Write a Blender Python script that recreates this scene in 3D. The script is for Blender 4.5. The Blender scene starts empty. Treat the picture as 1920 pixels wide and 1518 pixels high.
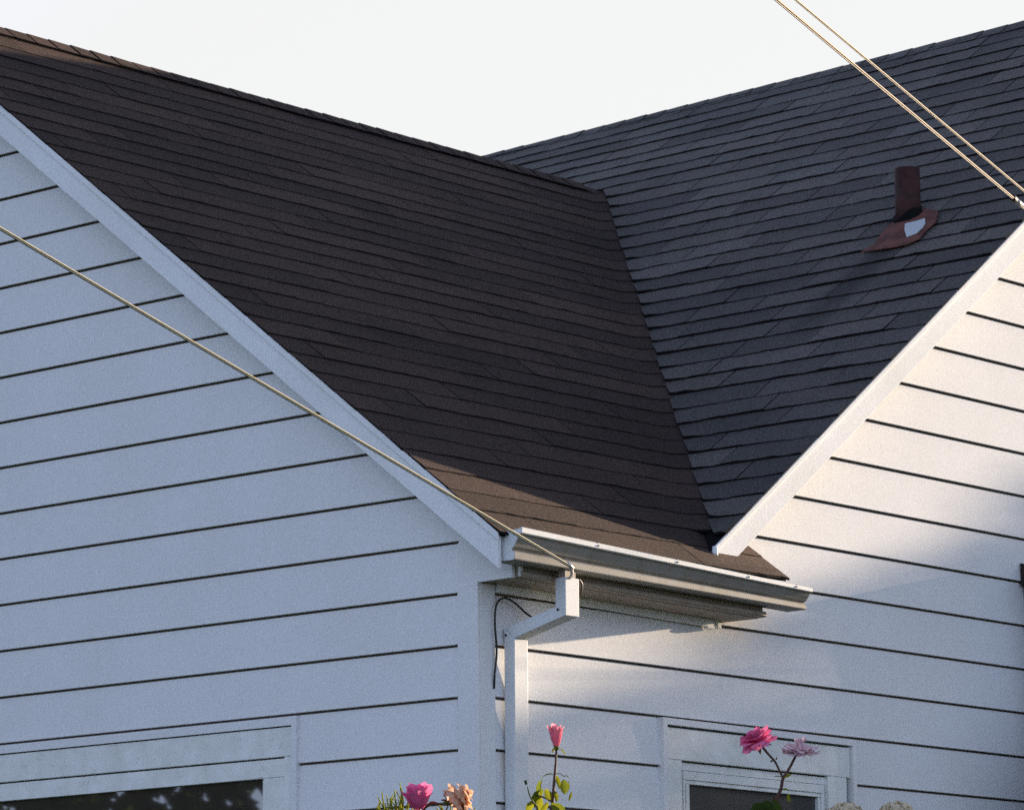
import bpy, bmesh, math, random
from mathutils import Vector, Matrix, noise
random.seed(7)
D = bpy.data
scene = bpy.context.scene
col = scene.collection

# ------------------------------------------------------------------ camera
FPX, IW, IH = 7132.8, 1920.0, 1518.0            # focal length in photo pixels
CAM = Vector((-10.895, -9.808, -1.563))
yaw, pitch, roll = 0.7233990514, 0.1824100078, -0.0066294591
FW = Vector((math.cos(pitch)*math.cos(yaw), math.cos(pitch)*math.sin(yaw), math.sin(pitch)))
rt0 = Vector((math.sin(yaw), -math.cos(yaw), 0.0)); up0 = rt0.cross(FW)
RT = rt0*math.cos(roll) + up0*math.sin(roll)
UP = -rt0*math.sin(roll) + up0*math.cos(roll)
cd = D.cameras.new('camera'); cam = D.objects.new('camera', cd); col.objects.link(cam)
cd.sensor_width = 36.0; cd.lens = FPX/IW*36.0; cd.clip_start = 0.1; cd.clip_end = 3000
M = Matrix((RT, UP, -FW)).transposed().to_4x4(); M.translation = CAM
cam.matrix_world = M
scene.camera = cam

def at(px, py, dist):
    """world point seen at a photo pixel, dist metres along the view axis"""
    return CAM + (FW + RT*((px-IW/2)/FPX) - UP*((py-IH/2)/FPX))*dist

# ------------------------------------------------------------------ light
LD = Vector((-1.0, 0.165, -0.165)).normalized()      # direction sunlight travels
TS = -LD
EL = math.asin(TS.z)
w = D.worlds.new('World'); scene.world = w; w.use_nodes = True
nt = w.node_tree; nt.nodes.clear()
out = nt.nodes.new('ShaderNodeOutputWorld'); bg = nt.nodes.new('ShaderNodeBackground')
sky = nt.nodes.new('ShaderNodeTexSky'); sky.sky_type = 'NISHITA'; sky.sun_disc = False
sky.sun_elevation = EL; sky.sun_rotation = math.atan2(TS.x, TS.y)
sky.air_density = 1.0; sky.dust_density = 1.0; sky.ozone_density = 1.0
# thin bright veil of high cloud sunward, clearer and bluer away from the sun
tcw = nt.nodes.new('ShaderNodeTexCoord'); sep = nt.nodes.new('ShaderNodeSeparateXYZ'); nt.links.new(tcw.outputs['Generated'], sep.inputs[0])
mr = nt.nodes.new('ShaderNodeMapRange'); mr.inputs['From Min'].default_value = 0.0; mr.inputs['From Max'].default_value = 0.40
mth = nt.nodes.new('ShaderNodeMath'); mth.operation = 'MULTIPLY_ADD'; mth.inputs[1].default_value = -0.9
nt.links.new(sep.outputs['Z'], mth.inputs[0]); nt.links.new(sep.outputs['X'], mth.inputs[2]); nt.links.new(mth.outputs[0], mr.inputs['Value'])
vc = nt.nodes.new('ShaderNodeMix'); vc.data_type = 'RGBA'; nt.links.new(mr.outputs[0], vc.inputs['Factor'])
vc.inputs['A'].default_value = (4.1, 4.95, 7.1, 1); vc.inputs['B'].default_value = (3.80, 3.76, 3.72, 1)
veil = nt.nodes.new('ShaderNodeMix'); veil.data_type = 'RGBA'; veil.blend_type = 'MIX'
veil.inputs['Factor'].default_value = 0.92
mz = nt.nodes.new('ShaderNodeMapRange'); mz.inputs['From Min'].default_value = 0.30; mz.inputs['From Max'].default_value = 0.80
nt.links.new(sep.outputs['Z'], mz.inputs['Value'])
vz = nt.nodes.new('ShaderNodeMix'); vz.data_type = 'RGBA'; nt.links.new(mz.outputs[0], vz.inputs['Factor'])
nt.links.new(vc.outputs['Result'], vz.inputs['A']); vz.inputs['B'].default_value = (0.28, 0.40, 0.75, 1)
nt.links.new(vz.outputs['Result'], veil.inputs['B'])
nt.links.new(sky.outputs[0], veil.inputs['A'])
nt.links.new(veil.outputs['Result'], bg.inputs['Color'])
bg.inputs['Strength'].default_value = 0.10
nt.links.new(bg.outputs[0], out.inputs[0])
sl = D.lights.new('sun', 'SUN'); sl.energy = 5.0; sl.angle = math.radians(0.53); sl.color = (1.0, 0.79, 0.57)
so = D.objects.new('sun', sl); col.objects.link(so)
so.rotation_euler = (-LD).to_track_quat('Z', 'Y').to_euler(); so.location = (30, -5, 20)
vs = scene.view_settings
vs.view_transform = 'Standard'; vs.look = 'None'; vs.gamma = 1; vs.exposure = 1.3; vs.use_curve_mapping = False
scene.cycles.use_denoising = False
scene.cycles.max_bounces = 6

# ------------------------------------------------------------------ materials
def mat(name, base, rough=0.6, spec=0.4, build=None, metallic=0.0):
    m = D.materials.new(name); m.use_nodes = True
    n = m.node_tree; b = n.nodes['Principled BSDF']
    b.inputs['Base Color'].default_value = (*base, 1); b.inputs['Roughness'].default_value = rough
    b.inputs['Specular IOR Level'].default_value = spec; b.inputs['Metallic'].default_value = metallic
    if build: build(n, b, base)
    return m
def tex(n, kind, scale, detail=3, rough=0.55, vec=None, coord='Object', sc=None):
    t = n.nodes.new(kind); t.inputs['Scale'].default_value = scale
    if kind == 'ShaderNodeTexNoise':
        t.inputs['Detail'].default_value = detail; t.inputs['Roughness'].default_value = rough
    tc = n.nodes.new('ShaderNodeTexCoord'); src = tc.outputs[coord]
    if sc:
        mp = n.nodes.new('ShaderNodeMapping'); mp.inputs['Scale'].default_value = sc
        n.links.new(src, mp.inputs['Vector']); src = mp.outputs[0]
    n.links.new(src, t.inputs['Vector']); return t
def ramp(n, src, stops):
    r = n.nodes.new('ShaderNodeValToRGB'); e = r.color_ramp.elements
    while len(e) < len(stops): e.new(0.5)
    for q, (p, c) in zip(e, stops): q.position = p; q.color = (*c, 1)
    n.links.new(src, r.inputs[0]); return r
def mixc(n, a, b, fac, mode='MIX'):
    x = n.nodes.new('ShaderNodeMix'); x.data_type = 'RGBA'; x.blend_type = mode
    for k, v in (('A', a), ('B', b)):
        if hasattr(v, 'links') or hasattr(v, 'is_linked'): n.links.new(v, x.inputs[k])
        else: x.inputs[k].default_value = (*v, 1)
    if isinstance(fac, (int, float)): x.inputs['Factor'].default_value = fac
    else: n.links.new(fac, x.inputs['Factor'])
    return x.outputs['Result']
def bump(n, b, src, dist, strength=1.0):
    u = n.nodes.new('ShaderNodeBump'); u.inputs['Distance'].default_value = dist; u.inputs['Strength'].default_value = strength
    n.links.new(src, u.inputs['Height']); n.links.new(u.outputs[0], b.inputs['Normal'])
def paint(dirt, amt, bscale=300, bd=0.0006, wave=0.0):
    def f(n, b, base):
        t = tex(n, 'ShaderNodeTexNoise', 2.2, 5, 0.6)
        t2 = tex(n, 'ShaderNodeTexNoise', 190, 3, 0.7)
        r = ramp(n, t.outputs['Fac'], [(0.3, (1, 1, 1)), (0.75, dirt)])
        c = mixc(n, base, r.outputs[0], amt, 'MULTIPLY')
        g = ramp(n, t2.outputs['Fac'], [(0.3, (0.80, 0.80, 0.81)), (0.7, (1.12, 1.12, 1.11))])
        c = mixc(n, c, g.outputs[0], 1.0, 'MULTIPLY')
        n.links.new(c, b.inputs['Base Color'])
        t3 = tex(n, 'ShaderNodeTexNoise', bscale, 3, 0.6)
        bump(n, b, t3.outputs['Fac'], bd, 1.0)
    return f
def aged(n, b, base):
    t = tex(n, 'ShaderNodeTexNoise', 9, 6, 0.65)
    r = ramp(n, t.outputs['Fac'], [(0.35, (1, 1, 1)), (0.7, (0.82, 0.825, 0.79))])
    c = mixc(n, base, r.outputs[0], 1.0, 'MULTIPLY')
    # hairline cracks and flakes of the old paint
    vz = tex(n, 'ShaderNodeTexVoronoi', 22, sc=(1, 1, 2.5)); vz.feature = 'DISTANCE_TO_EDGE'
    v = ramp(n, vz.outputs['Distance'], [(0.0, (1, 1, 1)), (0.018, (0, 0, 0))])
    msk = tex(n, 'ShaderNodeTexNoise', 14, 3, 0.6)
    mr = ramp(n, msk.outputs['Fac'], [(0.52, (0, 0, 0)), (0.62, (1, 1, 1))])
    f = n.nodes.new('ShaderNodeMath'); f.operation = 'MULTIPLY'
    n.links.new(v.outputs[0], f.inputs[0]); n.links.new(mr.outputs[0], f.inputs[1])
    c = mixc(n, c, (0.22, 0.22, 0.20), f.outputs[0])
    sp = tex(n, 'ShaderNodeTexNoise', 120, 2, 0.5)
    sr = ramp(n, sp.outputs['Fac'], [(0.66, (1, 1, 1)), (0.74, (0.6, 0.6, 0.58))])
    c = mixc(n, c, sr.outputs[0], 1.0, 'MULTIPLY')
    n.links.new(c, b.inputs['Base Color']); bump(n, b, sp.outputs['Fac'], 0.0008)
def shingle(n, b, base):
    at_ = n.nodes.new('ShaderNodeAttribute'); at_.attribute_name = 'tint'
    g = tex(n, 'ShaderNodeTexNoise', 95, 5, 0.85)
    gr = ramp(n, g.outputs['Fac'], [(0.34, (0.30, 0.30, 0.32)), (0.5, (0.92, 0.92, 0.92)), (0.66, (2.0, 1.9, 1.85))])
    l = tex(n, 'ShaderNodeTexNoise', 1.3, 5, 0.65)
    lr = ramp(n, l.outputs['Fac'], [(0.3, (0.78, 0.78, 0.8)), (0.7, (1.2, 1.18, 1.15))])
    c = mixc(n, base, gr.outputs[0], 1.0, 'MULTIPLY'); c = mixc(n, c, lr.outputs[0], 1.0, 'MULTIPLY')
    c = mixc(n, c, at_.outputs['Color'], 1.0, 'MULTIPLY')
    if base[2] > 0.05:
        # rusty run-off stain trailing down the slope from the vent pipe
        tc = n.nodes.new('ShaderNodeTexCoord'); mp = n.nodes.new('ShaderNodeMapping'); mp.vector_type = 'TEXTURE'
        mp.inputs['Location'].default_value = (3.30, 0.60, 2.2); mp.inputs['Scale'].default_value = (0.62, 0.17, 2.0)
        n.links.new(tc.outputs['Object'], mp.inputs['Vector'])
        gd = n.nodes.new('ShaderNodeTexGradient'); gd.gradient_type = 'SPHERICAL'; n.links.new(mp.outputs[0], gd.inputs['Vector'])
        sn = tex(n, 'ShaderNodeTexNoise', 9, 4, 0.6, sc=(0.4, 1.6, 0.4))
        ml = n.nodes.new('ShaderNodeMath'); ml.operation = 'MULTIPLY'; n.links.new(gd.outputs['Fac'], ml.inputs[0]); n.links.new(sn.outputs['Fac'], ml.inputs[1])
        m2 = ramp(n, ml.outputs[0], [(0.06, (0, 0, 0)), (0.32, (0.8, 0.8, 0.8))])
        c = mixc(n, c, (0.030, 0.025, 0.022), m2.outputs[0])
    n.links.new(c, b.inputs['Base Color'])
    bump(n, b, g.outputs['Fac'], 0.006, 1.0)
def rusty(n, b, base):
    t = tex(n, 'ShaderNodeTexNoise', 16, 6, 0.7)
    r = ramp(n, t.outputs['Fac'], [(0.3, (0.35, 0.35, 0.35)), (0.55, (1, 1, 1)), (0.8, (1.5, 1.3, 1.2))])
    n.links.new(mixc(n, base, r.outputs[0], 1.0, 'MULTIPLY'), b.inputs['Base Color']); bump(n, b, t.outputs['Fac'], 0.004)
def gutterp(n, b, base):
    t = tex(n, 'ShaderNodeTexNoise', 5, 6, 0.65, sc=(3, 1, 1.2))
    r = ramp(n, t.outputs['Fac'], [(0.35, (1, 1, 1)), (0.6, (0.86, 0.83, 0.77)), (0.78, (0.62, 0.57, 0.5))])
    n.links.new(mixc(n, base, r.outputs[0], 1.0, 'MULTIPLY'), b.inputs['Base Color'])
    t2 = tex(n, 'ShaderNodeTexNoise', 160, 2, 0.5); bump(n, b, t2.outputs['Fac'], 0.0006)
def petalm(name, c1, c2, tr=0.45, edge=None):
    m = D.materials.new(name); m.use_nodes = True; n = m.node_tree; n.nodes.clear()
    o = n.nodes.new('ShaderNodeOutputMaterial'); d = n.nodes.new('ShaderNodeBsdfDiffuse'); t = n.nodes.new('ShaderNodeBsdfTranslucent')
    x = n.nodes.new('ShaderNodeMixShader'); x.inputs[0].default_value = tr
    a = n.nodes.new('ShaderNodeAttribute'); a.attribute_name = 'tint'
    nz = tex(n, 'ShaderNodeTexNoise', 55, 4, 0.6)
    f = n.nodes.new('ShaderNodeMath'); f.operation = 'MULTIPLY_ADD'; f.inputs[1].default_value = 0.9; f.inputs[2].default_value = -0.28
    n.links.new(nz.outputs['Fac'], f.inputs[0])
    s = n.nodes.new('ShaderNodeMath'); s.operation = 'ADD'; s.use_clamp = True
    n.links.new(f.outputs[0], s.inputs[0]); n.links.new(a.outputs['Fac'], s.inputs[1])
    c = mixc(n, c1, c2, s.outputs[0])
    if edge:
        e = tex(n, 'ShaderNodeTexNoise', 90, 3, 0.6)
        er = ramp(n, e.outputs['Fac'], [(0.66, (0, 0, 0)), (0.74, (0.8, 0.8, 0.8))])
        c = mixc(n, c, edge, er.outputs[0])
    n.links.new(c, d.inputs[0]); n.links.new(c, t.inputs[0])
    n.links.new(d.outputs[0], x.inputs[1]); n.links.new(t.outputs[0], x.inputs[2]); n.links.new(x.outputs[0], o.inputs[0])
    return m
M_SID = mat('siding_paint', (0.78, 0.785, 0.79), 0.8, 0.12, paint((0.93, 0.92, 0.9), 0.7))
M_LAP = mat('lap_groove_shade', (0.20, 0.165, 0.13), 0.9, 0.1)  # brown painted in for the shade inside lap channels and window gaps
M_TRIM = mat('trim_paint', (0.84, 0.855, 0.865), 0.75, 0.15, paint((0.88, 0.87, 0.84), 0.8))
M_OLD = mat('old_window_paint', (0.81, 0.815, 0.795), 0.6, 0.3, aged)
M_GUT = mat('gutter_enamel', (0.30, 0.29, 0.27), 0.65, 0.25, gutterp)
M_SPOUT = mat('downspout_enamel', (0.74, 0.76, 0.77), 0.6, 0.3, paint((0.8, 0.8, 0.78), 0.7))
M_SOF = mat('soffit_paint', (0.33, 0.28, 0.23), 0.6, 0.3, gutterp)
M_SH = mat('asphalt_shingle', (0.0520, 0.0330, 0.0268), 0.75, 0.18, shingle)
M_SH_SKY = mat('sky_toned_shingle', (0.096, 0.088, 0.081), 0.65, 0.3, shingle)  # paler copy of the brown shingle, sky sheen put into its base colour
M_SHE = mat('shingle_edge', (0.010, 0.009, 0.009), 0.95, 0.05)
M_DECK = mat('roof_felt', (0.008, 0.008, 0.009), 0.95, 0.05)
M_RUST = mat('rusted_iron', (0.050, 0.017, 0.015), 0.75, 0.3, rusty)
M_FLASH = mat('rusted_flashing', (0.15, 0.058, 0.045), 0.8, 0.3, rusty)
M_PATCH = mat('silver_patch', (0.62, 0.68, 0.74), 0.45, 0.4, paint((0.7, 0.66, 0.6), 0.8))
M_TAR = mat('roof_tar', (0.006, 0.006, 0.006), 0.9, 0.1)
M_CAB = mat('cable_jacket', (0.74, 0.64, 0.42), 0.45, 0.5)
M_CABC = mat('grey_cable', (0.24, 0.19, 0.125), 0.6, 0.3)
M_CABB = mat('copper_cable', (0.22, 0.14, 0.085), 0.6, 0.3)
M_BLK = mat('black_wire', (0.012, 0.011, 0.011), 0.5, 0.4)
M_STEEL = mat('galvanised', (0.55, 0.53, 0.5), 0.45, 0.5, None, 0.3)
M_PANE = mat('window_pane', (0.048, 0.039, 0.031), 0.02, 0.9)
M_PANE.node_tree.nodes['Principled BSDF'].inputs['IOR'].default_value = 1.9
M_PANE2 = mat('window_pane_screen', (0.060, 0.059, 0.058), 0.3, 0.4)
M_WOOD = mat('bare_wood', (0.36, 0.20, 0.10), 0.8, 0.2, rusty)
M_BAY = mat('dark_stained_board', (0.030, 0.026, 0.026), 0.8, 0.2, rusty)

# ------------------------------------------------------------------ mesh helpers
class MB:
    def __init__(s): s.v = []; s.f = []; s.m = []; s.t = []
    def face(s, pts, mi=0, tint=None):
        i = len(s.v); s.v += [tuple(p) for p in pts]; s.f.append(tuple(range(i, i+len(pts)))); s.m.append(mi); s.t.append(tint)
    def box(s, a, b, mi=0):
        x0, y0, z0 = a; x1, y1, z1 = b
        s.hexa([(x0,y0,z0),(x1,y0,z0),(x1,y1,z0),(x0,y1,z0)], [(x0,y0,z1),(x1,y0,z1),(x1,y1,z1),(x0,y1,z1)], mi)
    def hexa(s, lo, hi, mi=0, tint=None):
        i = len(s.v); s.v += [tuple(p) for p in lo] + [tuple(p) for p in hi]; n = len(lo)
        s.f.append(tuple(i+k for k in reversed(range(n)))); s.f.append(tuple(i+n+k for k in range(n)))
        for k in range(n): s.f.append((i+k, i+(k+1) % n, i+n+(k+1) % n, i+n+k))
        s.m += [mi]*(n+2); s.t += [tint]*(n+2)
    def prism(s, poly, d, mi=0):
        d = Vector(d); s.hexa([Vector(p) for p in poly], [Vector(p)+d for p in poly], mi)
    def tube(s, pts, rad, seg=8, mi=0, tint=None, cap=True):
        pts = [Vector(p) for p in pts]; n = len(pts)
        rads = rad if isinstance(rad, (list, tuple)) else [rad]*n
        ref = Vector((0.3, 0.2, 0.93)).normalized(); rings = []
        for k, p in enumerate(pts):
            t = (pts[min(k+1, n-1)] - pts[max(k-1, 0)]).normalized()
            a = t.cross(ref)
            if a.length < 1e-3: a = t.cross(Vector((1, 0, 0)))
            a.normalize(); b = t.cross(a)
            i = len(s.v); rings.append(i)
            for j in range(seg):
                an = 2*math.pi*j/seg; s.v.append(tuple(p + (a*math.cos(an)+b*math.sin(an))*rads[k]))
        for k in range(n-1):
            for j in range(seg):
                s.f.append((rings[k]+j, rings[k]+(j+1) % seg, rings[k+1]+(j+1) % seg, rings[k+1]+j)); s.m.append(mi); s.t.append(tint)
        if cap:
            s.f.append(tuple(rings[0]+j for j in reversed(range(seg)))); s.m.append(mi); s.t.append(tint)
            s.f.append(tuple(rings[-1]+j for j in range(seg))); s.m.append(mi); s.t.append(tint)
    def build(s, name, mats, parent=None, smooth=False, bevel=0.0, solid=0.0, shear=True, flip=False):
        me = D.meshes.new(name); me.from_pydata(s.v, [], s.f); 
        for m in (mats if isinstance(mats, (list, tuple)) else [mats]): me.materials.append(m)
        me.polygons.foreach_set('material_index', s.m)
        if any(t is not None for t in s.t):
            ca = me.color_attributes.new('tint', 'FLOAT_COLOR', 'CORNER'); k = 0
            for p, t in zip(me.polygons, s.t):
                t = 1.0 if t is None else t
                c = t if isinstance(t, tuple) else (t, t, t)
                for _ in p.loop_indices: ca.data[_].color = (*c, 1)
        if smooth: me.polygons.foreach_set('use_smooth', [True]*len(me.polygons))
        me.update()
        o = D.objects.new(name, me); col.objects.link(o)
        if parent: o.parent = parent
        if bevel:
            b = o.modifiers.new('bevel', 'BEVEL'); b.width = bevel; b.segments = 2; b.limit_method = 'ANGLE'; b.angle_limit = math.radians(40)
        if solid:
            q = o.modifiers.new('solid', 'SOLIDIFY'); q.thickness = solid; q.offset = 0
        return o
def thing(name, label, cat, loc=(0, 0, 0), group=None):
    o = D.objects.new(name, None); col.objects.link(o); o.location = loc; o['label'] = label; o['category'] = cat
    if group: o['group'] = group
    return o
def child(o, parent):
    """parent keeping world coordinates of the mesh"""
    o.parent = parent; o.matrix_parent_inverse = Matrix.Translation(-parent.location); return o

# ------------------------------------------------------------------ ground
GZ = -2.62
g = MB(); N = 40
def gz(x, y):
    d = max(0.0, -(x+y)/1.414 - 2.0); return GZ - 0.55*min(1.0, max(0.0, (d-1)/9.0))
cs = [-400, -150, -60, -30] + [-20 + 2*i for i in range(21)] + [30, 60, 150, 400]
for i in range(len(cs)-1):
    for j in range(len(cs)-1):
        q = [(cs[i], cs[j]), (cs[i+1], cs[j]), (cs[i+1], cs[j+1]), (cs[i], cs[j+1])]
        g.face([(x, y, gz(x, y)) for x, y in q])
def lawn(n, b, base):
    t = tex(n, 'ShaderNodeTexNoise', 3, 6, 0.7); r = ramp(n, t.outputs['Fac'], [(0.3, (0.6, 0.65, 0.6)), (0.7, (1.4, 1.3, 1.1))])
    n.links.new(mixc(n, base, r.outputs[0], 1.0, 'MULTIPLY'), b.inputs['Base Color'])
ground = g.build('ground', mat('lawn', (0.06, 0.085, 0.03), 0.9, 0.1, lawn)); ground['kind'] = 'structure'

# ------------------------------------------------------------------ house
S = 0.755; ZL = 0.7925; ZR = -0.264; VX = (ZL-ZR)/S            # roof planes: z = ZL+S*y and z = ZR+S*x, valley x = y+VX
RK = -0.155                                                     # gable overhang
YR = 3.565; XR = 5.93                                           # ridge lines
E = 0.203                                                       # siding exposure
house = thing('house', 'pale clapboard house with dark shingle roofs meeting in a valley', 'house', (0, 0, GZ))
def part(mb, name, m, parent=None, **k):
    o = mb.build(name, m, **k)
    if parent: o.parent = parent                 # a part's own world matrix is the identity
    else: child(o, house)
    return o

def siding(mb, axis, kr, start, end, seams=()):
    """lapped boards; axis 'L': wall x=0 running along y, 'R': wall y=0 running along x"""
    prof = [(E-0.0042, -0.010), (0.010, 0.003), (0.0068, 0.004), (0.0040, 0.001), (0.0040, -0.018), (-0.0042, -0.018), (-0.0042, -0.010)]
    for k in range(*kr):
        zb = k*E
        rows = []
        for dz, o in prof:
            z = zb+dz; a, b = start(z, k), end(z, k); rows.append((z, o, a, b))
        if rows[0][2] >= rows[0][3] and rows[1][2] >= rows[1][3]: continue
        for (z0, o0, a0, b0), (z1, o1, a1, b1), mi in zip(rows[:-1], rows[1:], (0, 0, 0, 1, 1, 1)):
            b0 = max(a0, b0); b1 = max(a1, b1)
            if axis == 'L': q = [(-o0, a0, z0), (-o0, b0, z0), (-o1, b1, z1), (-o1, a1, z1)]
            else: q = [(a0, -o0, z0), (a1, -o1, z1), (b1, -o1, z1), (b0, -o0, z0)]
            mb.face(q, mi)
HX1 = 2*XR - (0.0-ZR)/S + 0.0
WY1 = 2*YR
KB = int(GZ/E)
mb = MB()
def Ls(z, k):
    return 0.09 if z < 0.6 else max(0.02, (z+0.060-ZL)/S)
def Le(z, k):
    return min(WY1-0.05, WY1-(z+0.060-ZL)/S)
# window opening on the left wall is cut out of the boards
LW = (0.985, 3.3, -1.55, -0.030)
RW = (1.118, 2.412, -1.5, -0.012)
siding(mb, 'L', (0, 22), Ls, Le)
siding(mb, 'L', (-8, 0), Ls, lambda z, k: LW[0])
siding(mb, 'L', (-8, 0), lambda z, k: LW[1], Le)
siding(mb, 'L', (KB, -8), Ls, Le)
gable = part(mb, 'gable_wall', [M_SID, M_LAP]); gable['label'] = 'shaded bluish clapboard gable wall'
mb = MB()
def Rs(z, k):
    return 0.05 if z < 0.62 else max(0.06, (z+0.060-ZR)/S)
def Re(z, k):
    return min(2*XR-1.0, 2*XR-(z+0.060-ZR)/S)
siding(mb, 'R', (0, 24), Rs, Re)
siding(mb, 'R', (-8, 0), Rs, lambda z, k: RW[0])
siding(mb, 'R', (-8, 0), lambda z, k: RW[1], Re)
siding(mb, 'R', (KB, -8), Rs, Re)
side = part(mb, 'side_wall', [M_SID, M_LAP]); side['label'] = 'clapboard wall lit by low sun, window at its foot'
# hidden core so no light leaks through the walls
mb = MB()
mb.prism([(0.05, 0.05, GZ), (0.05, WY1-0.1, GZ), (0.05, WY1-0.1, 0.70), (0.05, YR, ZL+S*YR-0.12), (0.05, 0.05, 0.70)], (4.6, 0, 0))
mb.prism([(1.42, 0.06, GZ), (2*XR-1.0, 0.06, GZ), (2*XR-1.0, 0.06, 0.5), (XR, 0.06, ZR+S*XR-0.12), (1.42, 0.06, 0.75)], (0, 8.0, 0))
part(mb, 'wall_core', M_SID)

# corner board (two legs of one corner post)
mb = MB()
mb.box((-0.009, -0.009, GZ), (0.006, 0.097, 0.441)); mb.box((0.006, -0.009, GZ), (0.094, 0.006, 0.441))
part(mb, 'corner_board', M_SID, bevel=0.003)

# eave return closing the left end of the soffit box
mb = MB()
mb.prism([(-0.006, 0.097, 0.4405), (-0.006, -0.186, 0.4435), (-0.006, -0.186, 0.54), (-0.006, -0.13, 0.62), (-0.006, 0.02, 0.70), (-0.006, 0.097, 0.60)], (0.018, 0, 0))
part(mb, 'eave_return', M_SID)

def dr(x): return -0.0125*x                    # the old eave sags a little to the right
# fascia and soffit
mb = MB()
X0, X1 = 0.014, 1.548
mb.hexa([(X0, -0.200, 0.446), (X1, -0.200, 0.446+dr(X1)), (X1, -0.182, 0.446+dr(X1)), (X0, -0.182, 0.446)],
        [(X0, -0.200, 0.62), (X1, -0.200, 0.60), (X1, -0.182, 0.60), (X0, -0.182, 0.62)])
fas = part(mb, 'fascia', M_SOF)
mb = MB()                                      # rounded bead along the foot of the fascia
pr = [(-0.200, 0.446), (-0.214, 0.4465), (-0.221, 0.452), (-0.222, 0.460), (-0.217, 0.468), (-0.207, 0.4725), (-0.200, 0.4735)]
xs = [0.016, 0.5, 1.0, 1.5475]
for a, b in zip(xs[:-1], xs[1:]):
    for p, q in zip(pr[:-1], pr[1:]):
        mb.face([(a, p[0], p[1]+dr(a)), (b, p[0], p[1]+dr(b)), (b, q[0], q[1]+dr(b)), (a, q[0], q[1]+dr(a))])
mb.face([(xs[0], y, z) for y, z in reversed(pr)]); mb.face([(xs[-1], y, z+dr(xs[-1])) for y, z in pr])
part(mb, 'fascia_bead', M_SOF)
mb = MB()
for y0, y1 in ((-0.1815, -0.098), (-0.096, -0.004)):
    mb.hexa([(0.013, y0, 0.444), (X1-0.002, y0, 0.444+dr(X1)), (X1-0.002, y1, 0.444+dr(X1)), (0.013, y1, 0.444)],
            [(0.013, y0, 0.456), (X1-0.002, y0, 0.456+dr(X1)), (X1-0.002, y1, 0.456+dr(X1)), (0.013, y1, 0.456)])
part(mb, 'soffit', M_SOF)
mb = MB()
mb.box((1.532, -0.18, 0.44), (1.546, 0.0, 0.58)); part(mb, 'soffit_end', M_SOF)
mb = MB()
mb.hexa([(0.10, -0.022, 0.412), (1.452, -0.022, 0.412+dr(1.45)), (1.452, -0.005, 0.412+dr(1.45)), (0.10, -0.005, 0.412)],
        [(0.10, -0.022, 0.4435), (1.452, -0.022, 0.4435+dr(1.45)), (1.452, -0.005, 0.4435+dr(1.45)), (0.10, -0.005, 0.4435)])
mb.box((1.470, -0.026, 0.392), (1.492, -0.005, 0.426)); mb.box((1.40, -0.028, 0.386), (1.445, -0.006, 0.396))
part(mb, 'frieze_board', M_TRIM)
mb = MB(); mb.box((0.0135, -0.212, 0.447), (0.028, -0.2005, 0.490)); part(mb, 'fascia_end_block', M_TRIM)

# gutter
GX0, GX1 = -0.118, 1.712
gp = [(-0.202, 0.598), (-0.202, 0.488), (-0.2935, 0.488), (-0.2985, 0.4895), (-0.300, 0.493), (-0.3005, 0.517), (-0.2970, 0.5215), (-0.285, 0.5235), (-0.2865, 0.531),
      (-0.299, 0.540), (-0.306, 0.553), (-0.314, 0.567), (-0.320, 0.580), (-0.323, 0.586), (-0.334, 0.588), (-0.338, 0.592), (-0.339, 0.610), (-0.336, 0.613), (-0.326, 0.612)]
mb = MB()
def gd(x, z): return z - 0.004*max(0, z-0.5)/0.11 + dr(x) - 0.019*(x-GX0)*(z-0.488)/0.125
xs = [GX0 + (GX1-GX0)*i/8 for i in range(9)]
for a, b in zip(xs[:-1], xs[1:]):
    for p, q in zip(gp[:-1], gp[1:]):
        mb.face([(a, p[0], gd(a, p[1])), (b, p[0], gd(b, p[1])), (b, q[0], gd(b, q[1])), (a, q[0], gd(a, q[1]))], 1 if (p[1] > 0.587 and p[0] < -0.3) else 0)
gut = part(mb, 'gutter', [M_GUT, M_SPOUT], solid=0.0018)
for xx, nm in ((GX0, 0), (GX1, 1)):
    mb = MB(); cp = gp[:17]
    mb.prism([(xx, y, gd(xx, z)) for y, z in cp], (-0.004 if nm == 0 else 0.004, 0, 0))
    o = part(mb, 'end_cap', M_SPOUT if nm == 0 else M_GUT, parent=gut)
for xx in (0.33, 0.82, 1.28, 1.60):
    mb = MB(); mb.tube([(xx, -0.342, gd(xx, 0.600)), (xx, -0.336, gd(xx, 0.603))], 0.0035, 6); mb.tube([(xx, -0.338, gd(xx, 0.612)), (xx+0.004, -0.338, gd(xx, 0.617))], 0.002, 5)
    part(mb, 'gutter_nail', M_BLK, parent=gut)

# downspout: outlet box, slanted elbow, wall pipe
def rect(x0, x1, yf, yb, zf, zb): return [(x0, yf, zf), (x1, yf, zf), (x1, yb, zb), (x0, yb, zb)]
mb = MB()
secs = [rect(0.176, 0.258, -0.300, -0.248, 0.452, 0.452), rect(0.176, 0.258, -0.300, -0.248, 0.302, 0.340)]
mb.hexa(secs[1], secs[0])
spout = part(mb, 'downspout', M_SPOUT, bevel=0.003)
mb = MB(); mb.hexa(rect(0.145, 0.221, -0.0618, -0.0095, 0.232, 0.276), rect(0.1775, 0.2565, -0.2985, -0.2495, 0.304, 0.3415))
part(mb, 'elbow', M_SPOUT, parent=spout, bevel=0.003)
mb = MB(); mb.hexa(rect(0.142, 0.224, -0.064, -0.011, GZ+0.1, GZ+0.1), rect(0.142, 0.224, -0.064, -0.011, 0.229, 0.273))
part(mb, 'wall_pipe', M_SPOUT, parent=spout, bevel=0.004)
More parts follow.
